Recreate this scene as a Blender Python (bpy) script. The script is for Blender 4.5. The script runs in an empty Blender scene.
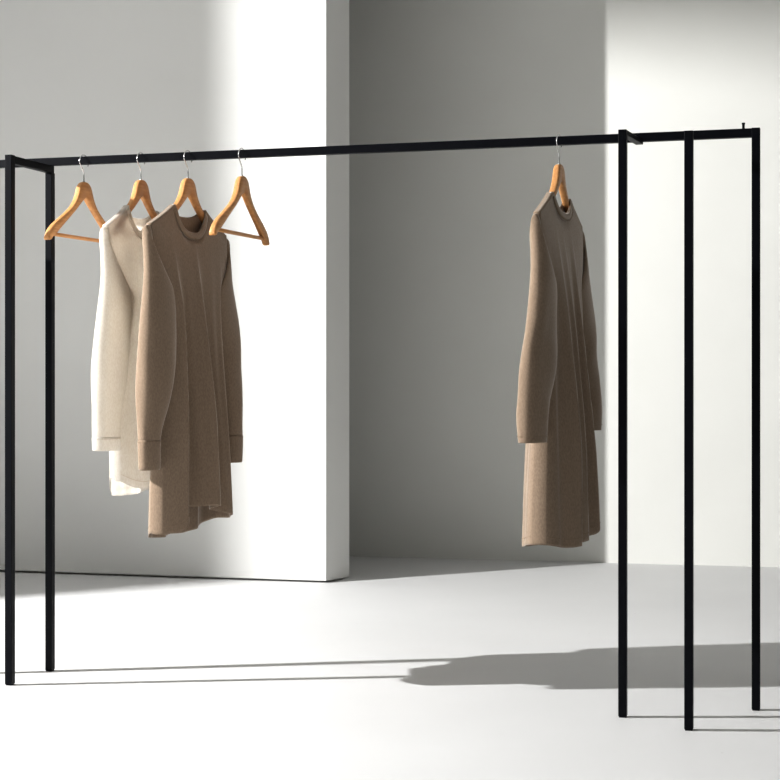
import bpy, bmesh, math, random
from mathutils import Vector, Matrix
random.seed(4)
PI = math.pi
col = bpy.context.scene.collection

# ------------------------------------------------------------------ materials
def new_mat(name):
    m = bpy.data.materials.new(name); m.use_nodes = True
    nt = m.node_tree
    return m, nt, nt.nodes['Principled BSDF']

def noise_bump(nt, b, scale, strength, dist=.002, detail=4, coord='Object', stretch=None):
    tc = nt.nodes.new('ShaderNodeTexCoord')
    n = nt.nodes.new('ShaderNodeTexNoise'); n.inputs['Scale'].default_value = scale; n.inputs['Detail'].default_value = detail
    bp = nt.nodes.new('ShaderNodeBump'); bp.inputs['Strength'].default_value = strength; bp.inputs['Distance'].default_value = dist
    src = tc.outputs[coord]
    if stretch:
        mp = nt.nodes.new('ShaderNodeMapping'); mp.inputs['Scale'].default_value = stretch
        nt.links.new(src, mp.inputs['Vector']); src = mp.outputs['Vector']
    nt.links.new(src, n.inputs['Vector'])
    nt.links.new(n.outputs['Fac'], bp.inputs['Height'])
    nt.links.new(bp.outputs['Normal'], b.inputs['Normal'])
    return n, src

def ramp(nt, fac, c0, c1, p0=.3, p1=.7):
    r = nt.nodes.new('ShaderNodeValToRGB')
    r.color_ramp.elements[0].position = p0; r.color_ramp.elements[0].color = (*c0, 1)
    r.color_ramp.elements[1].position = p1; r.color_ramp.elements[1].color = (*c1, 1)
    nt.links.new(fac, r.inputs['Fac'])
    return r

def plaster(name, c, var=.015, rough=.85):
    m, nt, b = new_mat(name)
    n, src = noise_bump(nt, b, 90, .12, .002)
    big = nt.nodes.new('ShaderNodeTexNoise'); big.inputs['Scale'].default_value = 1.3; big.inputs['Detail'].default_value = 3
    nt.links.new(src, big.inputs['Vector'])
    r = ramp(nt, big.outputs['Fac'], [v - var for v in c], [v + var for v in c])
    nt.links.new(r.outputs['Color'], b.inputs['Base Color'])
    b.inputs['Roughness'].default_value = rough
    b.inputs['Specular IOR Level'].default_value = .2
    return m

def floor_mat():
    m, nt, b = new_mat('painted_concrete')
    tc = nt.nodes.new('ShaderNodeTexCoord')
    big = nt.nodes.new('ShaderNodeTexNoise'); big.inputs['Scale'].default_value = .9; big.inputs['Detail'].default_value = 4
    nt.links.new(tc.outputs['Object'], big.inputs['Vector'])
    r = ramp(nt, big.outputs['Fac'], (.66, .66, .66), (.70, .70, .70))
    # sparse tiny pits
    vo = nt.nodes.new('ShaderNodeTexVoronoi'); vo.inputs['Scale'].default_value = 9
    nt.links.new(tc.outputs['Object'], vo.inputs['Vector'])
    pit = ramp(nt, vo.outputs['Distance'], (1, 1, 1), (0, 0, 0), .018, .045)
    gate = nt.nodes.new('ShaderNodeTexNoise'); gate.inputs['Scale'].default_value = 4.0
    nt.links.new(tc.outputs['Object'], gate.inputs['Vector'])
    gr = ramp(nt, gate.outputs['Fac'], (0, 0, 0), (1, 1, 1), .5, .62)
    mul = nt.nodes.new('ShaderNodeMath'); mul.operation = 'MULTIPLY'
    nt.links.new(pit.outputs['Color'], mul.inputs[0]); nt.links.new(gr.outputs['Color'], mul.inputs[1])
    mul2 = nt.nodes.new('ShaderNodeMath'); mul2.operation = 'MULTIPLY'; mul2.inputs[1].default_value = .3
    nt.links.new(mul.outputs[0], mul2.inputs[0])
    mx = nt.nodes.new('ShaderNodeMix'); mx.data_type = 'RGBA'
    nt.links.new(mul2.outputs[0], mx.inputs['Factor'])
    nt.links.new(r.outputs['Color'], mx.inputs['A']); mx.inputs['B'].default_value = (.35, .34, .32, 1)
    nt.links.new(mx.outputs['Result'], b.inputs['Base Color'])
    bp = nt.nodes.new('ShaderNodeBump'); bp.inputs['Strength'].default_value = .08; bp.inputs['Distance'].default_value = .002
    fine = nt.nodes.new('ShaderNodeTexNoise'); fine.inputs['Scale'].default_value = 60
    nt.links.new(tc.outputs['Object'], fine.inputs['Vector'])
    nt.links.new(fine.outputs['Fac'], bp.inputs['Height']); nt.links.new(bp.outputs['Normal'], b.inputs['Normal'])
    b.inputs['Roughness'].default_value = .6
    b.inputs['Specular IOR Level'].default_value = .15
    return m

def metal_black():
    m, nt, b = new_mat('black_powder_coated_steel')
    noise_bump(nt, b, 400, .1, .0005)
    b.inputs['Base Color'].default_value = (.0035, .004, .0065, 1)
    b.inputs['Roughness'].default_value = .42
    b.inputs['Specular IOR Level'].default_value = .12
    return m

def metal_chrome():
    m, nt, b = new_mat('polished_steel_wire')
    noise_bump(nt, b, 300, .03, .0005)
    b.inputs['Base Color'].default_value = (.62, .62, .62, 1)
    b.inputs['Metallic'].default_value = 1; b.inputs['Roughness'].default_value = .22
    return m

def wood():
    m, nt, b = new_mat('lacquered_beech')
    tc = nt.nodes.new('ShaderNodeTexCoord')
    mp = nt.nodes.new('ShaderNodeMapping'); mp.inputs['Scale'].default_value = (3, 25, 22)
    nt.links.new(tc.outputs['Object'], mp.inputs['Vector'])
    n = nt.nodes.new('ShaderNodeTexNoise'); n.inputs['Scale'].default_value = 6; n.inputs['Detail'].default_value = 5
    nt.links.new(mp.outputs['Vector'], n.inputs['Vector'])
    r = ramp(nt, n.outputs['Fac'], (.52, .25, .095), (.67, .365, .155))
    nt.links.new(r.outputs['Color'], b.inputs['Base Color'])
    b.inputs['Roughness'].default_value = .4; b.inputs['Specular IOR Level'].default_value = .35
    return m

def knit(name, c0, c1, sheen=.3, trans=0.0):
    m, nt, b = new_mat(name)
    n, src = noise_bump(nt, b, 420, .35, .002, 3, stretch=(1, 1, .45))
    md = nt.nodes.new('ShaderNodeTexNoise'); md.inputs['Scale'].default_value = 250; md.inputs['Detail'].default_value = 2
    nt.links.new(src, md.inputs['Vector'])
    r = ramp(nt, md.outputs['Fac'], c0, c1, .35, .65)
    nt.links.new(r.outputs['Color'], b.inputs['Base Color'])
    b.inputs['Roughness'].default_value = .95; b.inputs['Specular IOR Level'].default_value = .05
    b.inputs['Sheen Weight'].default_value = sheen; b.inputs['Sheen Roughness'].default_value = .38
    b.inputs['Sheen Tint'].default_value = (c1[0] ** .25, c1[1] ** .25, c1[2] ** .25, 1)
    if trans:
        out = nt.nodes['Material Output']
        t = nt.nodes.new('ShaderNodeBsdfTranslucent')
        nt.links.new(r.outputs['Color'], t.inputs['Color'])
        mx = nt.nodes.new('ShaderNodeMixShader'); mx.inputs['Fac'].default_value = trans
        nt.links.new(b.outputs[0], mx.inputs[1]); nt.links.new(t.outputs[0], mx.inputs[2])
        nt.links.new(mx.outputs[0], out.inputs['Surface'])
    return m

M_wall = plaster('matte_white_plaster', (.73, .73, .715))
M_back = plaster('matte_offwhite_plaster', (.775, .775, .745))
M_floor = floor_mat()
M_black = metal_black()
M_chrome = metal_chrome()
M_wood = wood()
M_brown = knit('taupe_brown_knit', (.250, .188, .138), (.300, .230, .172), 1.0)
M_brown_hem = knit('taupe_brown_stitching', (.27, .205, .15), (.31, .24, .175), .3)
M_white = knit('cream_white_knit', (.85, .82, .775), (.92, .90, .865), .5, .68)
M_white_hem = knit('cream_white_stitching', (.74, .69, .61), (.80, .75, .68), .2)

# ------------------------------------------------------------------ helpers
def link_mesh(name, bm, mat, parent=None, smooth=False):
    bmesh.ops.recalc_face_normals(bm, faces=bm.faces[:])
    me = bpy.data.meshes.new(name); bm.to_mesh(me); bm.free()
    if smooth:
        for p in me.polygons: p.use_smooth = True
    me.materials.append(mat)
    o = bpy.data.objects.new(name, me); col.objects.link(o)
    if parent: o.parent = parent
    return o

def empty(name, loc, rz=0):
    o = bpy.data.objects.new(name, None); o.empty_display_size = .05
    o.location = loc; o.rotation_euler = (0, 0, rz); col.objects.link(o)
    return o

def tag(o, label, cat, group=None):
    o['label'] = label; o['category'] = cat
    if group: o['group'] = group

def prism(bm, pts, z0, z1):
    lo = [bm.verts.new((x, y, z0)) for x, y in pts]
    hi = [bm.verts.new((x, y, z1)) for x, y in pts]
    n = len(pts)
    bm.faces.new(lo[::-1]); bm.faces.new(hi)
    for i in range(n):
        bm.faces.new((lo[i], lo[(i + 1) % n], hi[(i + 1) % n], hi[i]))

def struct(name, pts, z0, z1, mat):
    bm = bmesh.new(); prism(bm, pts, z0, z1)
    o = link_mesh(name, bm, mat); o['kind'] = 'structure'
    return o

def bar(bm, p0, p1, w, h, side):
    """square bar from p0 to p1; w along `side` (horizontal unit vector), h along the other axis"""
    p0 = Vector(p0); p1 = Vector(p1); d = (p1 - p0).normalized()
    s = Vector(side); s = (s - d * s.dot(d)).normalized(); t = d.cross(s).normalized()
    ring = []
    for p in (p0, p1):
        ring.append([bm.verts.new(p + s * (a * w / 2) + t * (b * h / 2)) for a, b in ((-1, -1), (1, -1), (1, 1), (-1, 1))])
    bm.faces.new(ring[0][::-1]); bm.faces.new(ring[1])
    for i in range(4):
        bm.faces.new((ring[0][i], ring[0][(i + 1) % 4], ring[1][(i + 1) % 4], ring[1][i]))

def bevel_mod(o, w, seg=2):
    m = o.modifiers.new('bevel', 'BEVEL'); m.width = w; m.segments = seg; m.limit_method = 'ANGLE'

def tube(bm, pts, r, n=10, cap=True):
    pts = [Vector(p) for p in pts]; rings = []
    up = Vector((0, 1, 0)); 
    for i, p in enumerate(pts):
        d = (pts[min(i + 1, len(pts) - 1)] - pts[max(i - 1, 0)]).normalized()
        a = up - d * up.dot(d)
        if a.length < 1e-3: a = Vector((1, 0, 0)) - d * d.x
        a.normalize(); b = d.cross(a)
        rr = r[i] if isinstance(r, (list, tuple)) else r
        rings.append([bm.verts.new(p + a * (rr * math.cos(2 * PI * k / n)) + b * (rr * math.sin(2 * PI * k / n))) for k in range(n)])
    for i in range(len(rings) - 1):
        for k in range(n):
            bm.faces.new((rings[i][k], rings[i][(k + 1) % n], rings[i + 1][(k + 1) % n], rings[i + 1][k]))
    if cap:
        bm.faces.new(rings[0][::-1]); bm.faces.new(rings[-1])

def interp(tab, x):
    if x <= tab[0][0]: return tab[0][1]
    for (a, va), (b, vb) in zip(tab, tab[1:]):
        if x <= b:
            t = (x - a) / (b - a); return va + (vb - va) * t
    return tab[-1][1]

def sinterp(tab, x):
    """smooth (Catmull-Rom) interpolation"""
    n = len(tab)
    if x <= tab[0][0]: return tab[0][1]
    if x >= tab[-1][0]: return tab[-1][1]
    for i in range(n - 1):
        if x <= tab[i + 1][0]:
            x0, y0 = tab[i]; x1, y1 = tab[i + 1]
            m0 = ((y1 - tab[i - 1][1]) / (x1 - tab[i - 1][0])) if i > 0 else (y1 - y0) / (x1 - x0)
            m1 = ((tab[i + 2][1] - y0) / (tab[i + 2][0] - x0)) if i < n - 2 else (y1 - y0) / (x1 - x0)
            h = x1 - x0; t = (x - x0) / h
            return ((2*t**3 - 3*t*t + 1) * y0 + (t**3 - 2*t*t + t) * h * m0 + (-2*t**3 + 3*t*t) * y1 + (t**3 - t*t) * h * m1)

def smooth(a, b, x):
    t = max(0, min(1, (x - a) / (b - a))); return t * t * (3 - 2 * t)

# ------------------------------------------------------------------ the room
LX, LY, LZ = -5.74, 4.73, 3.40         # where the hard light stands
PX = -4.80                              # unseen partition off to the left, added to cut the beam
FC = Vector((-.315, 7.88)); BC = Vector((-.205, 8.05))
sl = Vector((-1, .262))                 # direction of the thick wall, going left
def along(p, x): t = (p.x - x); return (x, p.y + .262 * t)
CEIL = 3.338

struct('floor', [(-8.5, -2.5), (5.2, -2.5), (5.2, 11), (-8.5, 11)], -.1, 0, M_floor)
def back_y(x): return 9.075 - .2304 * (x + .23)
struct('wall_back', [(-8.4, back_y(-8.4)), (5.1, back_y(5.1)), (5.1, back_y(5.1) + .15), (-8.4, back_y(-8.4) + .15)], .0, 4.6, M_back)
slab = [(FC.x, FC.y), (BC.x, BC.y), along(BC, PX), along(FC, PX)]
struct('wall_left', slab, .011, CEIL, M_wall)
def inset(p, d): return (p[0] + d[0], p[1] + d[1])
struct('baseboard_left', [inset(slab[0], (-.03, .05)), inset(slab[1], (-.03, -.01)), inset(slab[2], (.02, -.01)), inset(slab[3], (.02, .05))], 0, .012, M_back)
struct('partition_blocker', [(PX - .12, 5.34), (PX, 5.34), (PX, along(FC, PX)[1] - .001), (PX - .12, along(FC, PX)[1] - .001)], 0, CEIL, M_wall)  # out-of-view blocker; its near edge shades the left part of the thick wall
struct('ceiling', [(-4.9, .5), (4.75, .5), (4.75, back_y(4.75) - .002), (-4.9, back_y(-4.9) - .002)], CEIL, CEIL + .1, M_wall)

# ------------------------------------------------------------------ the rack
B = Vector((-1.168, 5.498)); E = Vector((1.109, 4.848))
rd = (E - B).normalized(); pd = Vector((-rd.y, rd.x))     # along / across the rail
RS = (rd.x, rd.y, 0)
T_TOP, T_BOT = 1.762, 1.7355
def rail_pt(x): return (x, B.y + (x - B.x) * rd.y / rd.x)
rack = empty('clothes_rack', (B.x, B.y, 0))
tag(rack, 'long black square-tube steel clothes rack with slender posts, standing on the white floor', 'clothes rack')
def rpart(name, fn, bev=.0015):
    bm = bmesh.new(); fn(bm)
    bmesh.ops.translate(bm, verts=bm.verts[:], vec=(-B.x, -B.y, 0))
    o = link_mesh(name, bm, M_black, rack); bevel_mod(o, bev); return o
x0 = -1.93
r0 = rail_pt(x0)
zc = (T_TOP + T_BOT) / 2
rpart('rail', lambda bm: bar(bm, (r0[0], r0[1], zc), (E.x - .011, E.y + .003, zc), .022, T_TOP - T_BOT, (pd.x, pd.y, 0)))
posts = [  # x, y, top height, (crossbar end on the rail line or None)
    (-1.246, 5.246, 1.7375, (B.x, B.y)),
    (B.x, B.y, 1.711, None),
    (.691, 4.748, 1.742, (.768, 4.937)),
    (.854, 4.571, 1.711, (.917, 4.902)),
    (E.x, E.y, T_TOP + .001, None),
    (-1.93, 5.36, 1.7375, (r0[0] + .02, r0[1] - .005)),
]
for (x, y, top, ce) in posts:
    rpart('post', lambda bm: bar(bm, (x, y, .004), (x, y, top), .0245, .025, RS))
    rpart('foot_cap', lambda bm: bar(bm, (x, y, 0), (x, y, .005), .021, .021, RS), .0005)
    if ce:
        e = Vector(ce); s = Vector((x, y)); d = (e - s).normalized(); s2 = s + d * .0128
        zt = top if x > 0 else 1.7355
        ch = .015 if x > 0 else .025
        rpart('crossbar', lambda bm: bar(bm, (s2.x, s2.y, zt - ch / 2), (e.x + d.x * .008, e.y + d.y * .008, zt - ch / 2), .0235, ch, (-d.y, d.x, 0)))
def pin(bm):
    p = rail_pt(1.073)
    tube(bm, [(p[0], p[1], T_TOP - .001), (p[0], p[1], T_TOP + .014), (p[0], p[1], T_TOP + .0145), (p[0], p[1], T_TOP + .019)], [.0042, .0042, .0052, .0052], 10)
rpart('locking_pin', pin, .0004)

# ------------------------------------------------------------------ hangers
HZ = 1.676       # height of the hanger's crown above the floor
OUT = [(0, 0), (.012, -.0015), (.023, -.007), (.032, -.017), (.038, -.031), (.044, -.047), (.053, -.064), (.067, -.082),
       (.086, -.0985), (.108, -.114), (.132, -.129), (.155, -.143), (.175, -.156), (.190, -.168), (.200, -.179), (.208, -.192), (.212, -.206)]
INN = [(.207, -.214), (.196, -.213), (.188, -.203), (.176, -.195), (.162, -.185), (.120, -.150), (.060, -.103), (.012, -.0625), (0, -.056)]
def make_hanger():
    root = empty('coat_hanger', (0, 0, HZ))
    # outline strip: pair outer/inner samples so the arm is built from quads
    N = 40
    def resample(pl, n):
        L = [0]
        for a, b in zip(pl, pl[1:]): L.append(L[-1] + math.dist(a, b))
        res = []
        for i in range(n + 1):
            t = L[-1] * i / n
            for k in range(len(pl) - 1):
                if t <= L[k + 1] + 1e-9:
                    f = (t - L[k]) / (L[k + 1] - L[k]); res.append((pl[k][0] + (pl[k+1][0] - pl[k][0]) * f, pl[k][1] + (pl[k+1][1] - pl[k][1]) * f)); break
        return res
    def smooth_pl(pl):
        tab_x = [(i, p[0]) for i, p in enumerate(pl)]; tab_z = [(i, p[1]) for i, p in enumerate(pl)]
        n = (len(pl) - 1) * 4
        return [(sinterp(tab_x, i / 4), sinterp(tab_z, i / 4)) for i in range(n + 1)]
    o_ = resample(smooth_pl(OUT), N); i_ = resample([INN[k] for k in range(len(INN) - 1, -1, -1)], N)
    full_o = [(-x, z) for x, z in o_[::-1]] + o_[1:]
    full_i = [(-x, z) for x, z in i_[::-1]] + i_[1:]
    bm = bmesh.new()
    # the yoke bows very slightly forward at its ends and is thicker at the crown
    prof = [(0, -.0), (1, 0)]
    rows = []
    for (po, pi_) in zip(full_o, full_i):
        u = (po[0] + pi_[0]) / 2
        w = math.dist(po, pi_)
        th = .0098 + .0012 * smooth(.16, .21, abs(u))
        bow = .006 * (abs(u) / .21) ** 2
        ring = []
        c = ((po[0] + pi_[0]) / 2, (po[1] + pi_[1]) / 2); hx, hz = (po[0] - pi_[0]) / 2, (po[1] - pi_[1]) / 2
        e = min(.35, .0035 / max(w / 2, 1e-4))
        for (k, y) in ((1, -.45), (1, .45), (1 - e * .35, .85), (1 - e, 1), (-1 + e, 1), (-1 + e * .35, .85), (-1, .45), (-1, -.45), (-1 + e * .35, -.85), (-1 + e, -1), (1 - e, -1), (1 - e * .35, -.85)):
            ring.append(bm.verts.new((c[0] + hx * k, y * th + bow, c[1] + hz * k)))
        rows.append(ring)
    for a, b in zip(rows, rows[1:]):
        n = len(a)
        for k in range(n):
            bm.faces.new((a[k], a[(k + 1) % n], b[(k + 1) % n], b[k]))
    bm.faces.new(rows[0]); bm.faces.new(rows[-1][::-1])
    link_mesh('yoke', bm, M_wood, root, True)
    bm = bmesh.new()
    tube(bm, [(-.187, .005, -.192), (-.09, .005, -.1925), (.09, .005, -.1925), (.187, .005, -.192)], .0064, 14)
    link_mesh('trouser_bar', bm, M_wood, root, True)
    # wire hook round the rail
    cz = 1.7435 - HZ
    pts = [(0, 0, -.012), (0, 0, .004), (0, 0, .020), (-.002, 0, .030), (-.008, 0, .040), (-.016, 0, .049), (-.0225, 0, .058)]
    for k in range(0, 19):
        a = PI + .25 - (PI + .75) * k / 18
        pts.append((.0262 * math.cos(a), 0, cz + .0247 * math.sin(a)))
    bm = bmesh.new(); tube(bm, pts, .0019, 10)
    link_mesh('hook', bm, M_chrome, root, True)
    bm = bmesh.new(); tube(bm, [(0, 0, -.004), (0, 0, .003), (0, 0, .004)], [.0042, .0042, .003], 14)
    link_mesh('ferrule', bm, M_chrome, root, True)
    return root

def px_on_rail(px):
    k = (px - 390) / 1600.0
    # X = k*Y ; Y = B.y + (X-B.x)*m
    m = rd.y / rd.x
    Y = (B.y - B.x * m) / (1 - k * m)
    return Vector((k * Y, Y, 0))

hang_first = make_hanger()
spots = [  # pixel column of the hook, plane angle, label
    (84, 67.5, 'bare wooden coat hanger nearest the left posts, left of the cream white dress'),
    (141, 69.0, 'wooden coat hanger carrying the cream white dress'),
    (188, 67.0, 'wooden coat hanger carrying the brown dress beside the cream white one'),
    (242, 70.0, 'bare wooden coat hanger just right of the brown dress, in front of the brightest wall'),
    (559, 68.5, 'wooden coat hanger carrying the lone brown dress near the right posts'),
]
hangers = []
for i, (px, ang, lab) in enumerate(spots):
    if i == 0: h = hang_first
    else:
        h = hang_first.copy(); col.objects.link(h)
        for ch in hang_first.children:
            c = ch.copy(); col.objects.link(c); c.parent = h
    p = px_on_rail(px)
    h.location = (p.x, p.y, HZ); h.rotation_euler = (0, 0, math.radians(ang))
    tag(h, lab, 'coat hanger', 'wooden coat hangers on the rail')
    hangers.append((p, math.radians(ang)))

# ------------------------------------------------------------------ garments
# local frame: x = along the hanger (negative = near the camera), y = thickness (negative faces the camera), z up from floor
SHO = [(0, 1.600), (.06, 1.5995), (.075, 1.590), (.10, 1.5735), (.13, 1.555), (.16, 1.539), (.19, 1.524), (.215, 1.512), (.235, 1.502), (.248, 1.490), (.27, 1.38)]

def make_garment(name, P):
    root = empty(name, (0, 0, 0))
    mat, hem_mat = P['mat'], P['hem_mat']
    SC = P.get('shoulder_scale', 1.0)
    SHO_ = [(a * SC if a > .1 else a, z) for a, z in SHO]
    UH = .247 * SC                       # armhole position along the shoulder
    NK = P.get('neck', .097)        # half neck opening
    hf, hb = P['hem_front'], P['hem_back']
    NU, NV = 120, 150
    folds_f, folds_b = P['folds_f'], P['folds_b']
    def top_z(u, front):
        a = abs(u)
        zs = sinterp(SHO_, a) + .004
        if a < NK:
            drop = P['scoop_f'] if front else P['scoop_b']
            t = a / NK
            zedge = sinterp(SHO_, NK) + .004
            return zedge - drop * (1 - t ** 2.6) ** .62
        return zs
    def halfw(z):
        return sinterp(P['width'], z)
    def halfd(z):
        return sinterp(P['depth'], z)
    def point(s, v, front):
        # s in -1..1 across, v 0 top..1 hem
        U0 = s * UH
        hem = sinterp(hf if front else hb, s)
        zt = top_z(U0, front)
        z = zt + (hem - zt) * v
        wz = halfw(z)
        k = smooth(1.50, 1.22, z)
        u = s * (UH * (1 - k) + wz * k)
        # keep the shoulder line where the hanger is
        d = halfd(z)
        prof = (max(0, 1 - abs(s) ** 3.2)) ** .5
        g = smooth(1.50, .75, z)
        f = 0
        for (c, wd, amp, drift, sharp) in (folds_f if front else folds_b):
            cc = c + drift * (1 - g) + .012 * math.sin(z * 7 + c * 9)
            t = (s - cc) / (wd * (.55 + .45 * g))
            if t > 0: t /= sharp
            f += amp * g * math.exp(-abs(t) ** (2 if sharp == 1 else 1.5))
        edge = prof if abs(s) < .9 else prof
        near_top = smooth(0, .05, v)
        yy = (.0105 + (d - .0105) * near_top * prof) if True else 0
        yy = max(yy, .0098) if abs(s) < .97 and z > 1.44 else yy * 1
        if abs(s) >= .999: yy = 0
        yy += f * prof
        # fine wrinkles
        yy += .0016 * g * math.sin(s * 31 + z * 5) * prof
        lean = P.get('lean', 0) * smooth(1.5, .5, z)
        shift = P.get('shift', 0) * smooth(1.5, .5, z)
        sgn = -1 if front else 1
        return Vector((u + shift, sgn * yy + lean, z))
    bm = bmesh.new()
    ss = [math.sin(-PI / 2 + PI * i / NU) * .55 + (-1 + 2 * i / NU) * .45 for i in range(NU + 1)]
    F, Bk = [], []
    for j in range(NV + 1):
        v = (j / NV) ** 1.15
        rf = [bm.verts.new(point(s, v, True)) for s in ss]
        rb = [rf[0]] + [bm.verts.new(point(s, v, False)) for s in ss[1:-1]] + [rf[-1]]
        # front and back hems differ: side verts shared, take the mean height
        F.append(rf); Bk.append(rb)
    for R in (F, Bk):
        for a, b in zip(R, R[1:]):
            for i in range(NU):
                bm.faces.new((a[i], a[i + 1], b[i + 1], b[i]))
    # close the shoulder seams
    for i in range(NU):
        if abs(ss[i]) * UH >= NK - .004 and abs(ss[i + 1]) * UH >= NK - .004:
            vs = [F[0][i], F[0][i + 1], Bk[0][i + 1], Bk[0][i]]
            u = []
            for q in vs:
                if q not in u: u.append(q)
            if len(u) > 2: bm.faces.new(u)
    body = link_mesh('body', bm, mat, root, True)
    so = body.modifiers.new('thick', 'SOLIDIFY'); so.thickness = .0026; so.offset = 0
    # neckband: a ribbed strip following the opening
    bm = bmesh.new(); rows = []
    n = 56; pts = []; stitch = []
    for k in range(n):
        a = 2 * PI * k / n
        u = NK * .985 * math.cos(a); front = math.sin(a) < 0
        z = top_z(u, front)
        s = u / UH
        y = (-1 if front else 1) * (.0105 + .006 * abs(math.sin(a)))
        drop = P['scoop_f'] if front else P['scoop_b']
        pts.append((Vector((u, y, z)), a, front))
    for (p, a, fr) in pts:
        ctr = Vector((0, 0, pts[0][0].z + .01))
        out = Vector((math.cos(a), 0, -abs(math.sin(a)) * (1.3 if fr else .6) - .25)).normalized()
        y = -1 if fr else 1
        up = -out
        sy = math.sin(a)
        off = Vector((0, sy * .0028, 0))
        w = .019
        ring = [p + off + up * .003, p + off * 1.9 + up * .001, p + off * 2.3 + out * w * .3, p + off * 2.4 + out * w * .7, p + off * 2.0 + out * w, p + off * 1.0 + out * w]
        rows.append([bm.verts.new(q) for q in ring])
        if fr: stitch.append(p + off * 2.2 + out * w * 1.02 + Vector((0, -.0012, 0)))
    for i in range(n):
        a, b = rows[i], rows[(i + 1) % n]
        for k in range(len(a) - 1):
            bm.faces.new((a[k], a[k + 1], b[k + 1], b[k]))
    nb = link_mesh('neckband', bm, mat, root, True)
    bm = bmesh.new(); tube(bm, stitch, .0010, 6)
    link_mesh('neckband_stitching', bm, hem_mat, nb, True)
    so = nb.modifiers.new('thick', 'SOLIDIFY'); so.thickness = .0018; so.offset = 0
    # stitched lines near the neckband and hem: thin raised threads
    def thread(getpt, n, name, closed=False, r=.0011):
        bm = bmesh.new(); pts_ = [getpt(i / n) for i in range(n + 1)]
        tube(bm, pts_, r, 6, True); return link_mesh(name, bm, hem_mat, root, True)
    def on_body(s, z_off, front):
        # point about z_off above the hem
        hem = sinterp(hf if front else hb, s); zt = top_z(s * UH, front)
        v = 1 - z_off / (zt - hem)
        p = point(s, v, front); p.y += (-.0016 if front else .0016)
        return p
    thread(lambda t: on_body(-.985 + 1.97 * t, .024, True), 90, 'hem_stitching')
    thread(lambda t: on_body(-.985 + 1.97 * t, .024, False), 90, 'hem_stitching')
    # sleeves with cuffs
    for side in (-1, 1):
        S = P['sleeve_near'] if side < 0 else P['sleeve_far']
        tabs = {k: [(r[0], r[i + 1]) for r in S['rings']] for i, k in enumerate(('x', 'z', 'y', 'phi', 'L', 'N'))}
        NR, NK2 = 90, 40
        cuff_t = S.get('cuff', None)
        def ring_pts(t, grow=0.0):
            cx = sinterp(tabs['x'], t); cz = sinterp(tabs['z'], t); cy = sinterp(tabs['y'], t)
            ph = math.radians(max(0, sinterp(tabs['phi'], t))); L = sinterp(tabs['L'], t) + grow; Nn = sinterp(tabs['N'], t) + grow
            tw = math.radians(S.get('twist', 0)) * smooth(.15, .7, t)
            out = []
            for k in range(NK2):
                a = 2 * PI * k / NK2
                ca, sa = math.cos(a), math.sin(a)
                # flattened rounded section
                l = L * math.copysign(abs(ca) ** .9, ca); m_ = Nn * math.copysign(abs(sa) ** .85, sa)
                g = smooth(.12, .5, t) * (1 - .6 * smooth(.8, .95, t))
                fold = 0
                for (c, wd, amp) in S.get('folds', []):
                    dd = math.atan2(math.sin(a - c), math.cos(a - c))
                    fold += amp * g * math.exp(-(dd / wd) ** 2) * (.6 + .4 * math.sin(t * 9 + c))
                sc = 1 + fold
                l *= sc; m_ *= sc
                lx = l * math.cos(tw) - m_ * math.sin(tw); ly = l * math.sin(tw) + m_ * math.cos(tw)
                wr = .0012 * g * math.sin(3 * a + t * 20)
                out.append(Vector((side * (cx + lx * math.cos(ph)) , cy + ly * 1.0 + wr, cz + lx * math.sin(ph))))
            return out
        bm = bmesh.new(); rows = []
        tend = cuff_t if cuff_t else 1.0
        for j in range(NR + 1):
            rows.append([bm.verts.new(p) for p in ring_pts(tend * j / NR)])
        for a, b in zip(rows, rows[1:]):
            for k in range(NK2):
                bm.faces.new((a[k], a[(k + 1) % NK2], b[(k + 1) % NK2], b[k]))
        so_ = link_mesh('sleeve', bm, mat, root, True)
        m = so_.modifiers.new('thick', 'SOLIDIFY'); m.thickness = .0024; m.offset = 0
        if cuff_t:
            bm = bmesh.new(); rows = []
            for j in range(13):
                t = cuff_t - .004 + (1.004 - cuff_t) * j / 12
                gr = .0016 * (1 if 0 < j < 12 else .2)
                rows.append([bm.verts.new(p) for p in ring_pts(t, gr)])
            for a, b in zip(rows, rows[1:]):
                for k in range(NK2):
                    bm.faces.new((a[k], a[(k + 1) % NK2], b[(k + 1) % NK2], b[k]))
            c = link_mesh('cuff', bm, mat, so_, True)
            m = c.modifiers.new('thick', 'SOLIDIFY'); m.thickness = .0024; m.offset = 0
        t_st = (cuff_t + .006) if cuff_t else .965
        rp = [p for p in ring_pts(t_st, .0026)]
        bm = bmesh.new(); tube(bm, rp + rp[:2], .0009, 6, False); link_mesh('sleeve_stitching', bm, hem_mat, so_, True)
    return root

def place(g, i, dx=0):
    p, a = hangers[i]
    g.location = (p.x, p.y, 0); g.rotation_euler = (0, 0, a)

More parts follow.
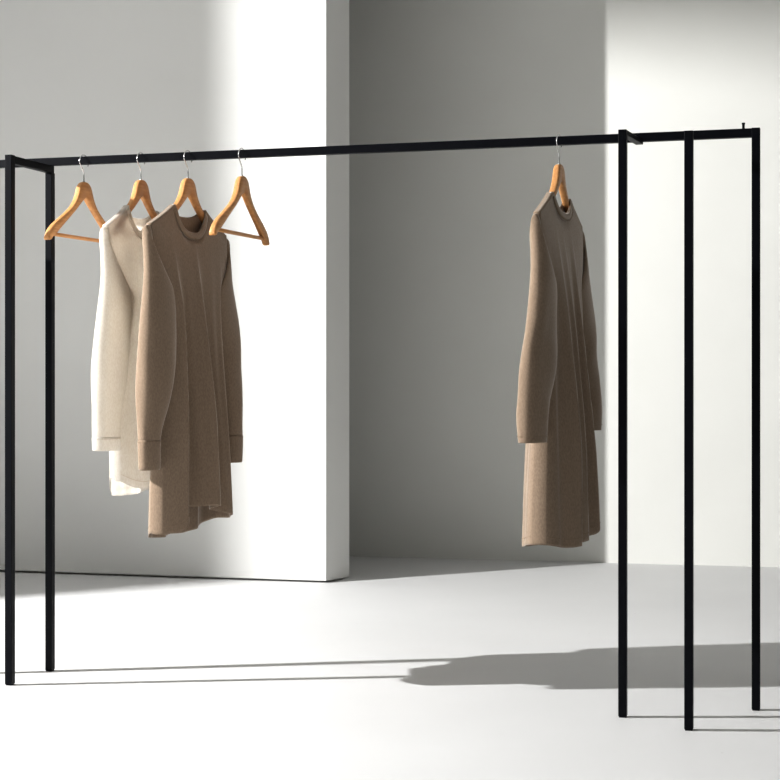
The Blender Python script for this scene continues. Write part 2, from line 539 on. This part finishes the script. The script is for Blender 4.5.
#  rings: t, x(out from centre), z, y, phi(deg), L, N
def sleeve(zend, xe, xm, Lm, Le, Nm, Ne, y0, y1, out=.268):
    z3 = 1.24; zr = z3 - zend
    def c(L, ph, o=0): return out + o - L * math.cos(math.radians(ph))
    return [
        (0.00, out - .028, 1.392, 0, 88, .104, .013),
        (.035, c(.106, 77), 1.390, 0, 77, .106, .019),
        (.075, c(.104, 62), 1.378, 0, 62, .104, .025),
        (.13, c(.096, 44), 1.350, y0 * .3, 44, .096, .029),
        (.20, c(.086, 26, .002), 1.300, y0 * .6, 26, .086, .032),
        (.30, (c(.078, 10, .004) + xm) / 2, z3 - zr * .10, y0, 10, .078, (Nm + .032) / 2),
        (.50, xm, z3 - zr * .36, y0, 2, Lm, Nm),
        (.68, xm * .5 + xe * .5, z3 - zr * .60, (y0 + y1) / 2, 0, Lm * .6 + Le * .4, Nm * .7 + Ne * .3),
        (.85, xe, z3 - zr * .81, y1, 0, Le * 1.07, Ne * 1.12),
        (1.0, xe, zend, y1, 0, Le, Ne)]

brown1 = dict(mat=M_brown, hem_mat=M_brown_hem, scoop_f=.090, scoop_b=.036, shift=.018,
    width=[(.4, .225), (.6, .222), (.8, .208), (1.0, .196), (1.2, .198), (1.4, .225), (1.6, .247)],
    depth=[(.4, .070), (.7, .060), (1.0, .050), (1.2, .044), (1.35, .034), (1.45, .022), (1.52, .0125), (1.62, .0105)],
    hem_front=[(-1, .500), (-.85, .508), (-.72, .524), (-.66, .574), (-.3, .582), (.03, .581), (.09, .572), (.5, .550), (1, .520)],
    hem_back=[(-1, .505), (-.8, .485), (-.4, .480), (.3, .480), (.5, .490), (1, .520)],
    folds_f=[(-.70, .20, .040, .16, .3), (-.48, .16, -.022, .1, 1), (.04, .24, .052, 0, .25), (.30, .2, -.024, -.1, 1), (.72, .16, .022, 0, .4)],
    folds_b=[(-.45, .12, -.030, 0, 1), (.1, .2, .026, 0, .4), (.5, .12, -.024, 0, 1)],
    sleeve_near=dict(rings=sleeve(.712, .260, .226, .070, .036, .046, .024, -.012, -.010), cuff=.86, twist=12, folds=[(2.2, .5, -.10), (3.6, .5, .08), (5.0, .4, -.16), (.6, .4, .06)]),
    sleeve_far=dict(rings=sleeve(.712, .272, .250, .060, .036, .034, .026, -.014, -.020), cuff=.86, twist=-10, folds=[(1.2, .5, .08), (4.0, .5, -.10), (5.2, .4, .07)]))
g1 = make_garment('knit_dress', brown1); place(g1, 2)
tag(g1, 'taupe brown long-sleeved knit dress with cuffs, hanging beside the cream white dress', 'dress')

white = dict(mat=M_white, hem_mat=M_white_hem, scoop_f=.090, scoop_b=.036, shift=.03, shoulder_scale=.93,
    width=[(.4, .195), (.7, .195), (.9, .195), (1.1, .196), (1.2, .198), (1.4, .225), (1.6, .247)],
    depth=[(.4, .052), (.7, .050), (1.0, .044), (1.2, .040), (1.35, .032), (1.45, .022), (1.52, .0125), (1.62, .0105)],
    hem_front=[(-1, .668), (-.85, .652), (-.6, .640), (-.3, .655), (0, .665), (.5, .655), (1, .640)],
    hem_back=[(-1, .680), (-.8, .630), (-.5, .612), (0, .612), (.5, .615), (1, .640)],
    folds_f=[(-.5, .2, .032, .1, .35), (-.15, .15, -.018, 0, 1), (.3, .2, .030, -.1, .4), (.7, .14, -.016, 0, 1)],
    folds_b=[(-.5, .2, .016, 0, 1), (0, .2, -.014, 0, 1), (.5, .2, .016, 0, 1)],
    sleeve_near=dict(rings=sleeve(.772, .240, .222, .070, .050, .042, .030, -.012, -.010, .246), cuff=.93, twist=10, folds=[(2.2, .5, -.10), (3.6, .5, .08), (5.0, .4, -.16)]),
    sleeve_far=dict(rings=sleeve(.772, .250, .235, .058, .040, .034, .028, -.010, -.012, .248), cuff=.93, twist=-10, folds=[(1.2, .5, .08), (4.0, .5, -.10)]))
g2 = make_garment('knit_dress', white); place(g2, 1)
tag(g2, 'cream white long-sleeved knit dress hanging on the rail, shortest of the three dresses', 'dress')

brown2 = dict(mat=M_brown, hem_mat=M_brown_hem, scoop_f=.060, scoop_b=.050, shift=.012,
    width=[(.4, .240), (.6, .236), (.8, .215), (1.0, .200), (1.2, .200), (1.4, .225), (1.6, .247)],
    depth=[(.4, .074), (.7, .066), (1.0, .052), (1.2, .044), (1.35, .032), (1.45, .020), (1.52, .0115), (1.62, .010)],
    hem_front=[(-1, .505), (-.7, .492), (-.4, .497), (0, .505), (.3, .512), (.42, .528), (.6, .535), (1, .520)],
    hem_back=[(-1, .505), (-.5, .485), (0, .485), (.5, .500), (1, .520)],
    folds_f=[(-.50, .22, .036, .1, .35), (-.12, .2, .030, 0, .35), (-.75, .12, -.012, 0, 1), (.38, .22, .036, -.10, .3), (.14, .16, -.014, 0, 1), (.85, .12, -.014, 0, 1)],
    folds_b=[(-.5, .2, .020, 0, 1), (0, .2, -.018, 0, 1), (.5, .2, .022, 0, 1)],
    sleeve_near=dict(rings=sleeve(.815, .305, .255, .082, .056, .036, .032, -.010, -.004), cuff=None, twist=14, folds=[(2.2, .5, -.10), (3.6, .5, .08), (5.0, .4, -.18), (.6, .4, .06)]),
    sleeve_far=dict(rings=sleeve(.835, .285, .260, .062, .046, .030, .026, -.016, -.030), cuff=None, twist=-10, folds=[(1.2, .5, .08), (4.0, .5, -.10), (5.2, .4, .07)]))
g3 = make_garment('knit_dress', brown2); place(g3, 4)
tag(g3, 'taupe brown long-sleeved knit dress hanging alone near the right posts', 'dress')

# ------------------------------------------------------------------ light, world, camera
ld = bpy.data.lights.new('hard_light', 'POINT'); ld.energy = 3450; ld.shadow_soft_size = .042; ld.color = (1, .998, .995)
lo = bpy.data.objects.new('hard_light', ld); lo.location = (LX, LY, LZ); col.objects.link(lo)

w = bpy.data.worlds.new('world'); bpy.context.scene.world = w; w.use_nodes = True
bg = w.node_tree.nodes['Background']; bg.inputs['Color'].default_value = (1, .975, .90, 1); bg.inputs['Strength'].default_value = .135

cd = bpy.data.cameras.new('camera'); cam = bpy.data.objects.new('camera', cd); col.objects.link(cam)
cam.location = (0, 0, 1.0); cam.rotation_euler = (PI / 2, 0, 0)
cd.sensor_width = 36; cd.lens = 36 * 1600 / 780; cd.shift_y = -10 / 780
cd.clip_end = 60
sc = bpy.context.scene
sc.camera = cam
sc.view_settings.view_transform = 'Standard'
sc.view_settings.look = 'None'
sc.view_settings.exposure = 0
sc.view_settings.gamma = .84
